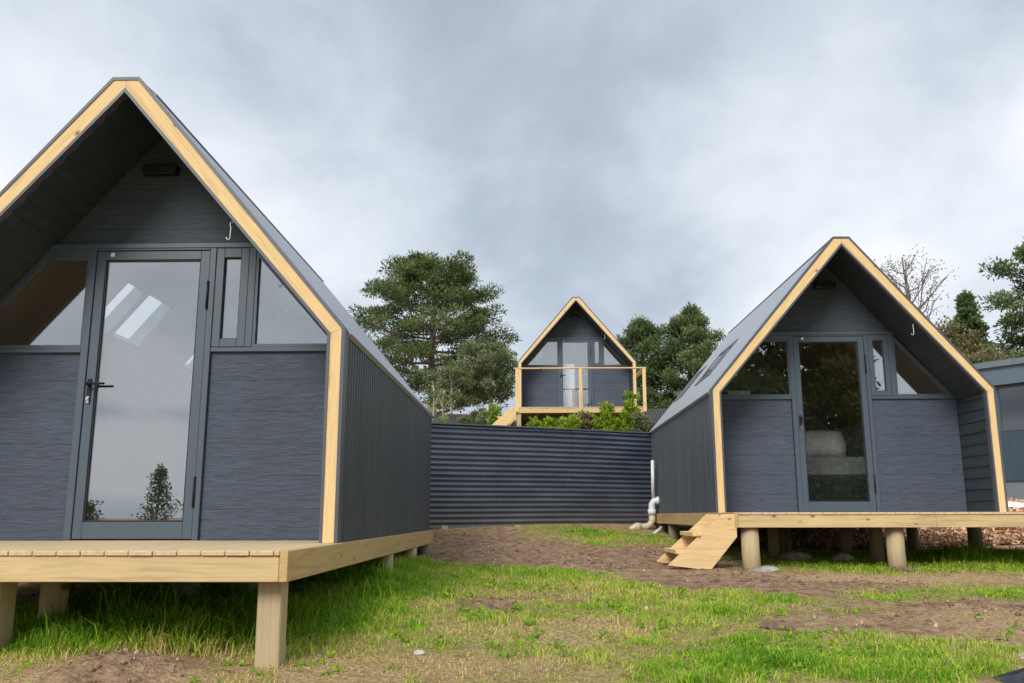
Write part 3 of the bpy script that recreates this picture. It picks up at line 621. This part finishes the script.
# ------------------------------------------------------------------ corrugated fence
fx0,fy0,fx1,fy1=-3.4,11.67,2.75,14.83
dl=math.hypot(fx1-fx0,fy1-fy0); ang=math.atan2(fy1-fy0,fx1-fx0)
fe=empty('corrugated_fence',(fx0,fy0,0),ang,'dark fence of horizontal corrugated steel sheets between the two near cabins','fence')
zl0,zl1=-.165,1.325   # sheet bottom and top
def sheet(a,b,z0,z1,off):
    m=MB(); n=int((z1-z0)/.0762*8); nx=8; vs=[];fs=[]
    for i in range(n+1):
        z=z0+(z1-z0)*i/n
        for j in range(nx+1):
            q=a+(b-a)*j/nx; vs.append((q,-.0125*math.cos((z-zl0)/.0762*2*math.pi)+off+.004*math.sin(q*2.1)+.003*math.sin(q*5+z*2),z+ .004*math.sin(q*1.7)+.02*q/dl))
    for i in range(n):
        for j in range(nx): fs.append((i*(nx+1)+j,i*(nx+1)+j+1,(i+1)*(nx+1)+j+1,(i+1)*(nx+1)+j))
    m.add(vs,fs,True); return m.build('sheet',M['corr'],fe)
sheet(0,3.62,zl0,.60,0); sheet(3.58,dl,zl0,.60,-.005); sheet(0,4.92,.56,zl1,-.008); sheet(4.88,dl,.56,zl1,-.013)
MB().bbox((0,-.03,zl1-.012),(dl,.03,zl1+.012)).build('cap',M['trim'],fe).rotation_euler=(0,-.0033,0)
for q in (.4,1.6,2.55,3.75,5.0,6.2):
    X_,Y_=fx0+math.cos(ang)*q,fy0+math.sin(ang)*q; MB().tube([(q,.10,gz(X_,Y_)-.2),(q,.10,zl1-.06)],.055,12).build('post',M['postd' if q>2 else 'post'],fe)
m=MB()
for q in (.15,2.4,2.72,3.9,4.42,5.6): m.tube([(q,-.035,gz(fx0+math.cos(ang)*q,fy0+math.sin(ang)*q)-.1),(q,-.035,zl0+.03)],.05,10)
m.build('foot',M['post'],fe)
# ------------------------------------------------------------------ drain pipes
r=empty('drain_pipe',(2.2,14.0,gz(2.2,14)),0,'white and cream plastic waste pipes at the rear corner of the right cabin','pipe'); bz=gz(2.2,14)
def P3(l): return [(x-2.2,y-14.,z-bz) for x,y,z in l]
MB().tube(P3([(2.205,13.95,.27),(2.215,13.95,.86)]),.027,14).build('vent_pipe',M['pvc'],r)
MB().tube(P3([(2.36,13.95,.235),(2.27,13.95,.235),(2.215,13.95,.225),(2.185,13.95,.18),(2.18,13.95,.07),(2.18,13.95,.03)]),.052,16).tube(P3([(2.18,13.95,.10),(2.18,13.95,.02)]),.064,16).tube(P3([(2.26,13.95,.235),(2.30,13.95,.235)]),.062,16).build('elbow',M['pvc'],r)
MB().tube(P3([(2.18,13.95,.03),(2.18,13.95,-.07),(2.15,13.95,-.13),(2.08,13.93,-.165),(1.90,13.9,-.165),(1.86,13.9,-.19),(1.85,13.9,-.30)]),.052,16).tube(P3([(1.99,13.91,-.165),(1.91,13.9,-.165)]),.063,16).tube(P3([(1.85,13.9,-.20),(1.85,13.9,-.25)]),.063,16).build('soil_pipe',M['pvcc'],r)
MB().tube([(2.34,13.6,-.13),(2.03,13.3,-.32)],.022,10).build('narrow_pipe',M['pvc'],r,None) if False else MB().tube(P3([(2.34,13.7,-.13),(2.03,13.4,-.33)]),.022,10).build('narrow_pipe',M['pvc'],r)
# ------------------------------------------------------------------ black plastic at the lower right edge
m=MB(); n=36; vs=[];fs=[]
for i in range(n+1):
    for j in range(n+1):
        a=i/n*2-1; b=j/n*2-1; X_=2.52+a*.36; Y_=4.02+b*.20; h=.085*max(0,1-a*a)**.5*max(0,1-b*b)**.5
        vs.append((X_,Y_,gz(X_,Y_)-.01+h*(.8+.7*float(vn(np.array([a*2.2+3]),np.array([b*2.5]),.5)[0]))))
for i in range(n):
    for j in range(n): fs.append((i*(n+1)+j,(i+1)*(n+1)+j,(i+1)*(n+1)+j+1,i*(n+1)+j+1))
tag(m.add(vs,fs,True).build('plastic_sack',M['sheetblack']),'glossy black plastic sack lying on the grass at the lower right corner','sack')
# ------------------------------------------------------------------ blue building on the right and far sheds
A0=np.array([10.35,22.1]); Bv=np.array([14.6,16.1]); bl=float(np.linalg.norm(Bv-A0)); ba=math.atan2(*(Bv-A0)[::-1])
bb=empty('blue_building',(A0[0],A0[1],0),ba,'low dark blue building with a long window band on the far right','building')
# local x runs along the wall that faces the cabin; local -y faces the camera side
sgn=-1
MB().box((0,.05,.78),(bl,6,1.92)).box((0,.05,1.92),(.55,6,3.0)).box((bl-.5,.05,1.92),(bl,6,3.0)).box((.55,5.9,1.92),(bl-.5,6,3.0)).build('wall',M['bluewall'],bb)
MB().box((0.02,.09,-.3),(bl-.02,5.95,.779)).build('skirting',M['skirt'],bb)
MB().box((-.1,-.12,3.001),(bl+.1,6.2,3.42)).build('fascia',M['blueroof'],bb)
MB().prism([(-.2,3.421),(6.3,3.421),(6.3,3.55),(3,3.85),(-.2,3.56)],'x',-.15,bl+.15).build('roof',simple('blue_roof_top',(.13,.165,.2),.4,var=.1),bb)
xx=.56
while xx<bl-.6:
    w=frame_bars(xx,xx+1.25,1.925,2.995,.06,.04,.10).build('window',M['frame'],bb); MB().box((xx+.06,.06,1.985),(xx+1.19,.068,2.935)).build('pane',glass('dark_glass',.12,(.3,.33,.35)) if 'dark_glass' not in bpy.data.materials else bpy.data.materials['dark_glass'],w); xx+=1.27
MB().box((.56,3,1.925),(bl-.6,3.05,2.99)).build('inner_wall',M['bedbase'],bb)
def shed(x0,x1,y,zt,label):
    r=empty('shed',((x0+x1)/2,y,gz((x0+x1)/2,y)),0,label,'shed'); w=(x1-x0)/2; h=zt-gz((x0+x1)/2,y)
    MB().box((-w+.1,.3,-.3),(w-.1,2.7,h-.55)).build('wall',M['postd'],r)
    m=MB(); n=int(w*2/.1); 
    for k in range(n): m.prism([(0,h-.62),(1.5,h),(1.5,h-.03),(0,h-.65)],'x',-w+k*.1,-w+k*.1+.07)
    m.prism([(0,h-.66),(1.5,h-.035),(3,h-.66)],'x',-w,w); fixn(m.build('roof',M['darkroof'],r)); return r
shed(-2.7,-.35,27,3.27,'low dark shed roof behind the fence under the big pine')
shed(3.7,6.2,27,3.42,'low dark shed roof between the distant cabin and the right cabin')
tag(MB().tube([(8.6,16.9,.2),(10.6,18.1,.30)],.035,10).build('white_pole',M['whitepl']),'white pipe lying along the foot of the blue building','pipe')
o=rock('plastic_bag',9.0,16.1,.22,M['whitepl'],'crumpled white plastic bag on the ground beyond the right deck',5,.5,cat='bag')
rock('plastic_bag',9.35,16.6,.12,M['bluepl'],'small blue plastic wrapping beside the crumpled white bag',8,.5,cat='wrapping')
# ------------------------------------------------------------------ trees
def foliage(cl,rad,nper,ll,lw,flat=.6,up=.3,seed=0,aniso=0.):
    r_=np.random.default_rng(seed); n=len(cl); cl=np.repeat(np.asarray(cl,float),nper,0); rr=np.repeat(np.asarray(rad,float),nper)
    d=r_.normal(size=(len(cl),3)); d/=np.linalg.norm(d,axis=1)[:,None]; q=r_.random(len(cl))**.45
    off=d*q[:,None]*rr[:,None]; off[:,2]*=flat
    c=cl+off
    ax=d*.8+r_.normal(size=d.shape)*.6; ax[:,2]+=up; ax/=np.linalg.norm(ax,axis=1)[:,None]
    s=np.cross(ax,r_.normal(size=d.shape)); s/=np.linalg.norm(s,axis=1)[:,None]+1e-9
    L=ll*r_.uniform(.6,1.4,len(cl))[:,None]; Wd=lw*r_.uniform(.7,1.3,len(cl))[:,None]
    V=np.stack([c-s*Wd*.5,c+ax*L*.5-s*Wd*.7,c+ax*L,c+ax*L*.5+s*Wd*.7],1)   # kite
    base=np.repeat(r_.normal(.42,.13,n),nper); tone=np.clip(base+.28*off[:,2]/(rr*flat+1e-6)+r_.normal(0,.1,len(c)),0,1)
    return V.reshape(-1,3),np.arange(len(c)*4).reshape(-1,4),tone
def tree(name,label,cat,x,y,H,env,nl,h0,h1,mat,bark,tr=.16,nper=90,cr=.45,ll=.16,lw=.035,lift=.25,seed=1,sub=6,flat=.5,group=None,lean=0.,zb=None,inner=.35,up=.3,droop=0.):
    r_=random.Random(seed); zb=gz(x,y)-.1 if zb is None else zb
    root=empty(name,(x,y,zb),0,label,cat,group); tk=MB(); lm=MB(); cl=[];rd=[]
    pts=[(0,0,0)]; 
    for i in range(1,9): t=i/8; pts.append((lean*t*H+r_.uniform(-.03,.03)*H*.35,r_.uniform(-.03,.03)*H*.3,t*H*.97))
    tk.tube(pts,[tr*(1-.88*i/8)+.01 for i in range(9)],10)
    ctr=lambda t: np.array([np.interp(t,[i/8 for i in range(9)],[p[k] for p in pts]) for k in range(3)])
    for k in range(nl):
        t=h0+(h1-h0)*((k+r_.random()*.8)/nl); a=k*2.399+r_.uniform(-.4,.4); Rr=env(min(1,t+lift*.0))*r_.uniform(.72,1.08)
        c=ctr(t*.97); e=np.array([math.cos(a)*Rr,math.sin(a)*Rr,lift*Rr*r_.uniform(.5,1.3)-droop*Rr])
        mid=c+e*.5+np.array([0,0,-.10*Rr*(1 if droop==0 else -1)])+np.array([r_.uniform(-.08,.08)*Rr for _ in range(3)])
        P=[c,c+(mid-c)*.5+np.array([0,0,-.02]),mid,c+e*.8+np.array([0,0,.02*Rr]),c+e]; br=tr*(1-.8*t)*.42+.012
        lm.tube(P,[br,br*.8,br*.62,br*.4,br*.15],6)
        for q in range(sub):
            s_=inner+(1.0-inner)*(q+r_.random())/sub; p0=c+e*s_
            if s_<.9:
                sd=np.array([-math.sin(a),math.cos(a),0])*r_.choice((-1,1))*Rr*.36*r_.uniform(.3,1)*(1.15-s_*.6)+np.array([math.cos(a)*.1,math.sin(a)*.1,r_.uniform(-.05,.22)])*Rr*.6
            else: sd=np.array([r_.uniform(-.1,.1)]*3)*Rr
            p1=p0+sd; bi=(mid if s_<.5 else p0); lm.tube([c+e*max(0,s_-.15)+np.array([0,0,-.06*Rr*(s_<.8)]),(p0+p1)/2,p1],[br*.3,br*.2,.006],4,caps=False)
            cl.append(p1); rd.append(cr*r_.uniform(.6,1.25))
    cl.append(ctr(.97)+np.array([0,0,.02])); rd.append(cr*.8)
    tk.build('trunk',bark,root); lm.build('limbs',bark,root)
    if nper:
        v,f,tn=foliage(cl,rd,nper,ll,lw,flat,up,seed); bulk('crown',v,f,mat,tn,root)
    return root
def prof(pts): 
    a,b=zip(*pts); return lambda t: float(np.interp(t,a,b))
# big spreading pine beyond the fence
tree('pine_tree','big spreading pine with open layered branches between left and distant cabins','tree',-4.1,45,9.55,prof([(0,3.2),(.25,4.2),(.45,4.4),(.6,4.15),(.75,3.6),(.88,2.6),(1,1.1)]),50,.12,.98,M['needle'],M['barkgrey'],tr=.26,nper=150,cr=.62,ll=.22,lw=.038,lift=.34,seed=13,sub=8,flat=.45,inner=.40)
tree('broadleaf_tree','pale dusty green round tree to the right of the big pine','tree',-.75,30,2.75,prof([(0,.5),(.3,1.05),(.6,1.2),(.85,.85),(1,.3)]),26,.22,.98,M['leafdull'],M['barkpale'],tr=.055,nper=80,cr=.26,ll=.085,lw=.04,lift=.5,seed=5,sub=6,flat=.8)
tree('broadleaf_tree','thin dull green tree low in front of the big pine trunk','tree',-2.0,29,1.9,prof([(0,.4),(.4,.9),(.7,.9),(1,.3)]),18,.25,.98,M['leafdull'],M['barkpale'],tr=.04,nper=55,cr=.24,ll=.08,lw=.035,lift=.5,seed=6,sub=5,flat=.8)
# rounded pines to the right
P_r=prof([(0,1.0),(.2,1.5),(.5,1.6),(.75,1.3),(.9,.8),(1,.3)])
tree('pine_tree','dense rounded pine just right of the distant cabin, lower of the pair','tree',7.3,48,7.45,P_r,34,.10,.98,M['needle2'],M['bark'],tr=.2,nper=95,cr=.48,ll=.2,lw=.04,lift=.55,seed=21,sub=8,flat=.8,up=.6,inner=.35)
tree('pine_tree','tallest dense pine beside the right cabin roof, behind the distant cabin','tree',9.6,47,8.0,prof([(0,1.7),(.25,2.2),(.55,2.05),(.8,1.4),(.93,.75),(1,.3)]),38,.10,.98,M['needle2'],M['bark'],tr=.22,nper=95,cr=.48,ll=.2,lw=.04,lift=.55,seed=22,sub=8,flat=.8,up=.6,inner=.35)
# trees at the right edge
def zat(y,py): return (516-py)/900*y
tree('bare_tree','leafless grey tree with upswept twigs behind the right cabin roof','tree',12.5,27,7.1,prof([(0,.6),(.3,1.5),(.6,1.75),(.8,1.2),(1,.3)]),32,.25,.98,M['leafbrown'],M['barkgrey'],tr=.09,nper=5,cr=.34,ll=.07,lw=.03,lift=1.0,seed=31,sub=9,flat=.9)
tree('shrubby_tree','yellowish brown half bare bush under the leafless tree','bush',12.3,24.5,4.55,prof([(0,.6),(.5,1.1),(.8,.9),(1,.4)]),24,.3,.98,M['leafbrown'],M['barkgrey'],tr=.06,nper=40,cr=.3,ll=.08,lw=.04,lift=.7,seed=32,sub=6,flat=.8)
tree('fir_tree','dark pointed conifer behind the blue building roof','tree',14.6,27.5,6.25,prof([(0,1.7),(.3,1.5),(.6,.95),(.85,.36),(1,.03)]),70,.15,.99,M['needle2'],M['bark'],tr=.08,nper=55,cr=.19,ll=.11,lw=.035,lift=.05,seed=33,sub=7,flat=.6,inner=.25,droop=.1)
tree('shrubby_tree','rusty brown and green bush just above the blue building roof corner','bush',12.6,23.6,3.6,prof([(0,.6),(.5,1.2),(.8,1.1),(1,.5)]),24,.3,.98,M['leafbrown'],M['barkgrey'],tr=.06,nper=60,cr=.3,ll=.08,lw=.04,lift=.6,seed=35,sub=6,flat=.8)
tree('shrubby_tree','dull green bush along the top of the blue building roof','bush',15.4,26.5,4.1,prof([(0,.8),(.5,1.5),(.8,1.3),(1,.5)]),28,.3,.98,M['leafdull'],M['barkgrey'],tr=.06,nper=70,cr=.35,ll=.1,lw=.05,lift=.5,seed=36,sub=6,flat=.8)
tree('pine_tree','airy pine cut off by the right edge of the picture','tree',18.3,29,8.9,prof([(0,1.2),(.35,1.8),(.6,2.1),(.8,1.6),(1,.5)]),30,.3,.98,M['needle2'],M['barkgrey'],tr=.16,nper=110,cr=.42,ll=.17,lw=.04,lift=.35,seed=34,sub=7,flat=.6)
# broad-leaved weeds in the turf
wx_,wy_=scatter(5200,-3.5,6,4.0,12,lambda a,b: np.clip(cover(a,b)[0]-.1,0,1)*inview(a,b)*(vn(a*3,b*3,77.)>.5)); wn=len(wx_)
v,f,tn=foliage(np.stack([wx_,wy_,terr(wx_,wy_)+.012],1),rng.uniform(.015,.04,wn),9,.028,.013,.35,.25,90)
tag(bulk('weeds',v,f,M['grass'],np.clip(tn*.8,0,.6)),'small broad leaved weeds among the grass','weeds',kind='stuff')
# saplings and plants behind the fence
tree('sapling','slim pale stemmed sapling just over the fence beside the left cabin','sapling',-1.62,18,2.05,prof([(0,.05),(.4,.22),(.8,.22),(1,.08)]),9,.45,.98,M['leafdull'],M['barkpale'],tr=.022,nper=12,cr=.1,ll=.05,lw=.03,lift=1.3,seed=41,sub=3,zb=.75)
tree('sapling','shorter pale forked sapling right of the slim one over the fence','sapling',-1.44,18.4,1.85,prof([(0,.05),(.4,.22),(.8,.25),(1,.08)]),8,.4,.98,M['leafgreen'],M['barkpale'],tr=.02,nper=12,cr=.1,ll=.05,lw=.03,lift=1.2,seed=42,sub=3,zb=.8)
def bush(label,x,y,h,w,mat,seed,n=26,nper=60,ll=.09,lw=.035,cr=.14,name='bush',zb=None,group='plants below the distant cabin'):
    r_=random.Random(seed); zb=gz(x,y)-.05 if zb is None else zb; root=empty(name,(x,y,zb),0,label,'bush',group); st=MB(); cl=[];rd=[]
    for k in range(n):
        a=r_.uniform(0,6.28); q=r_.random()**.6; hh=h*(1-.45*q*q)*r_.uniform(.6,1.05); e=np.array([math.cos(a)*w*q,math.sin(a)*w*q*.7,hh])
        st.tube([(e[0]*.15,e[1]*.15,0),(e[0]*.6,e[1]*.6,hh*.5),e],[.012,.008,.003],5,caps=False)
        for s_ in (.55,.78,1.): cl.append(e*np.array([.3+.7*s_,.3+.7*s_,s_])); rd.append(cr*r_.uniform(.6,1.2)*(1.1-.3*s_))
    st.build('stems',M['bark'],root); v,f,tn=foliage(cl,rd,nper,ll,lw,.8,.5,seed); bulk('leaves',v,f,mat,tn,root); return root
BT=lambda y,py: zat(y,py)   # height of a top above eye level
def bushtop(label,x,y,top,w,mat,seed,**k): z=gz(x,y)-.05; return bush(label,x,y,top-z,w,mat,seed,**k)
bushtop('low leafy green bush at the left under the distant cabin deck',.72,20.6,2.22,.42,M['leafyellow'],51)
bushtop('broad leafy green bush left of centre under the distant cabin deck',1.3,20.4,2.22,.42,M['leafyellow'],52)
bushtop('reddish tipped shrub in the middle under the distant cabin deck',1.75,20.7,2.42,.26,M['leafbrown'],53,n=14)
bushtop('green feathery plant reaching above the distant deck edge, right of the reddish shrub',2.25,20.6,2.72,.25,M['leafyellow'],54,n=12)
bushtop('dark green bush behind the reddish shrub under the distant deck',2.0,20.9,2.3,.5,M['leafgreen'],55)
bushtop('bright yellow green plant climbing the right post of the distant deck',2.78,20.5,2.78,.26,M['leafyellow'],56,n=26)
bushtop('pale leaved weed at the right corner below the distant deck',2.98,20.2,2.3,.25,M['leafdull'],57,n=14)
bushtop('yellow green shrub left of the distant cabin stairs',-.42,22.0,2.8,.14,M['leafgreen'],58,n=9)
bushtop('mixed green hedge between the saplings and the distant cabin',-.75,23.5,2.75,.9,M['leafdull'],59,n=30)
bushtop('small weed growing over the fence top beside the right cabin',3.0,17.6,1.9,.3,M['leafyellow'],60,n=10,ll=.07)
# trees across the clearing, behind the viewer: they are what the door glass mirrors
for k,(x,y,h,w) in enumerate(((6.6,-11.5,8.0,2.1),(9.0,-12.5,8.6,2.3),(11.2,-12.0,7.0,1.5),(4.6,-15,8.,2.2))):
    tree('large_tree',['dark dense tree mirrored in the left side of the right cabin','dark tree mirrored in the middle of the right cabin door','dark tree mirrored at the right edge of the right cabin door','dark tree mirrored in the left corner window of the right cabin'][k],'tree',x,y,h+1.5,prof([(0,w*.7),(.3,w),(.6,w),(.85,w*.7),(1,.3)]),34,.08,.98,M['needle'],M['bark'],tr=.2,nper=60,cr=.55,ll=.26,lw=.10,lift=.35,seed=70+k,sub=7,flat=.8)
tree('young_birch','slender young birch mirrored low in the left cabin door','tree',-14.3,-20,3.7,prof([(0,.3),(.3,.8),(.6,.45),(1,.05)]),26,.2,.98,M['leafdull'],M['barkgrey'],tr=.03,nper=9,cr=.22,ll=.1,lw=.06,lift=.9,seed=80,sub=6,flat=.9)
tree('shrubby_tree','low dark hedge bush mirrored at the bottom left corner of the left cabin door','bush',-17.6,-20.5,2.2,prof([(0,.6),(.5,1.0),(1,.4)]),16,.2,.98,M['leafdull'],M['barkgrey'],tr=.03,nper=30,cr=.3,ll=.12,lw=.07,lift=.5,seed=83,sub=5,flat=.8)
tree('young_birch','second shorter young birch beside the slender one in the door mirror image','tree',-12.7,-20.4,2.9,prof([(0,.3),(.4,.75),(.7,.5),(1,.1)]),20,.2,.98,M['leafdull'],M['barkgrey'],tr=.03,nper=8,cr=.22,ll=.1,lw=.06,lift=.9,seed=81,sub=6,flat=.9)
# ------------------------------------------------------------------ sky, sun, camera
w=bpy.data.worlds.new('World'); scene.world=w; w.use_nodes=True; t=w.node_tree; N=t.nodes; L=t.links; bg=N['Background']
sky=N.new('ShaderNodeTexSky'); sky.sky_type='NISHITA'; sky.sun_disc=False; sky.sun_elevation=R(48); sky.sun_rotation=R(200); sky.dust_density=2
tc=N.new('ShaderNodeTexCoord'); sp=N.new('ShaderNodeSeparateXYZ'); L.new(tc.outputs['Generated'],sp.inputs[0])
# clouds lie on a flat layer: divide the direction by its height
zc=mathn(t,'ADD',mathn(t,'MAXIMUM',sp.outputs['Z'],0.0),.42)
cx=mathn(t,'DIVIDE',sp.outputs['X'],zc); cy=mathn(t,'DIVIDE',sp.outputs['Y'],zc)
cb_=N.new('ShaderNodeCombineXYZ'); L.new(cx,cb_.inputs[0]); L.new(cy,cb_.inputs[1])
def cn(s,d,off,rough=.5,dist=.4):
    mp=N.new('ShaderNodeMapping'); mp.inputs['Location'].default_value=off; mp.inputs['Scale'].default_value=(1,.8,1); L.new(cb_.outputs[0],mp.inputs[0]); n=N.new('ShaderNodeTexNoise'); n.inputs['Scale'].default_value=s; n.inputs['Detail'].default_value=d; n.inputs['Roughness'].default_value=rough; n.inputs['Distortion'].default_value=dist; L.new(mp.outputs[0],n.inputs['Vector']); return n.outputs['Fac']
n1=cn(1.5,5,(SKX,SKY,0.),.45,.15); n2=cn(4.6,6,(4,1,2),.55,.2)
f=mathn(t,'ADD',mathn(t,'MULTIPLY',n1,.66),mathn(t,'MULTIPLY',n2,.34)); f=mathn(t,'ADD',f,mathn(t,'MULTIPLY',mathn(t,'LESS_THAN',sp.outputs['Y'],0.),.04))  # sky behind the viewer raised, added light for scene and glass reflections
def blob(d,width,amp):
    d=np.array(d,float); d/=np.linalg.norm(d); v=N.new('ShaderNodeVectorMath'); v.operation='DOT_PRODUCT'; L.new(tc.outputs['Generated'],v.inputs[0]); v.inputs[1].default_value=tuple(d)
    q=mathn(t,'MULTIPLY',mathn(t,'SUBTRACT',v.outputs['Value'],1.),1./(1-math.cos(width))); return mathn(t,'MULTIPLY',mathn(t,'EXPONENT',mathn(t,'MULTIPLY',mathn(t,'MULTIPLY',q,-1.),-1.)),amp)
for d,wd,am in BLOBS: f=mathn(t,'ADD',f,blob(d,wd,am))
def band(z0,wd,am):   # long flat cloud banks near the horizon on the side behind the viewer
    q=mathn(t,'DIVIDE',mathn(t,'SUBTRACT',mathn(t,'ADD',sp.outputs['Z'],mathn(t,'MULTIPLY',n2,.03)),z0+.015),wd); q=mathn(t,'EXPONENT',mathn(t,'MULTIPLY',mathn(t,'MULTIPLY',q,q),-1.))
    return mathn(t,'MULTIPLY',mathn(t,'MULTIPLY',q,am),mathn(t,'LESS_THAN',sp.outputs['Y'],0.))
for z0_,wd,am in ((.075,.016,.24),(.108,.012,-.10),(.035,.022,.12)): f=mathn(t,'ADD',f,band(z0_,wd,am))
cloud=ramp(t,f,CLOUD)
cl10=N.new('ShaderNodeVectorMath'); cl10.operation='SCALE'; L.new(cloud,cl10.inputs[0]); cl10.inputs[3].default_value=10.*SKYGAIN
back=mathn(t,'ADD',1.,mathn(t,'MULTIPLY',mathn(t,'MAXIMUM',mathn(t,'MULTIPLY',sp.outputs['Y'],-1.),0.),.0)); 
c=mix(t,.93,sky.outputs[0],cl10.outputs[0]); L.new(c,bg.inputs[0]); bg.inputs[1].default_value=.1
sd_=bpy.data.lights.new('sun','SUN'); sd_.energy=SUN; sd_.angle=R(25); sd_.color=(1,.95,.88); so=bpy.data.objects.new('sun',sd_); COL.objects.link(so)
so.rotation_euler=(R(52),0,R(-22))
cam=bpy.data.cameras.new('camera'); co=bpy.data.objects.new('camera',cam); COL.objects.link(co); scene.camera=co
cam.sensor_width=36; cam.lens=879.0/1024*36; cam.clip_end=3000; cam.clip_start=.05; co.location=(0,0,0); co.rotation_euler=(math.pi/2+.1961,.0014,0)
scene.view_settings.view_transform='Standard'; scene.view_settings.look='None'; scene.view_settings.exposure=0; scene.view_settings.gamma=1
scene.render.engine='CYCLES'; scene.cycles.max_bounces=8; scene.cycles.transparent_max_bounces=12
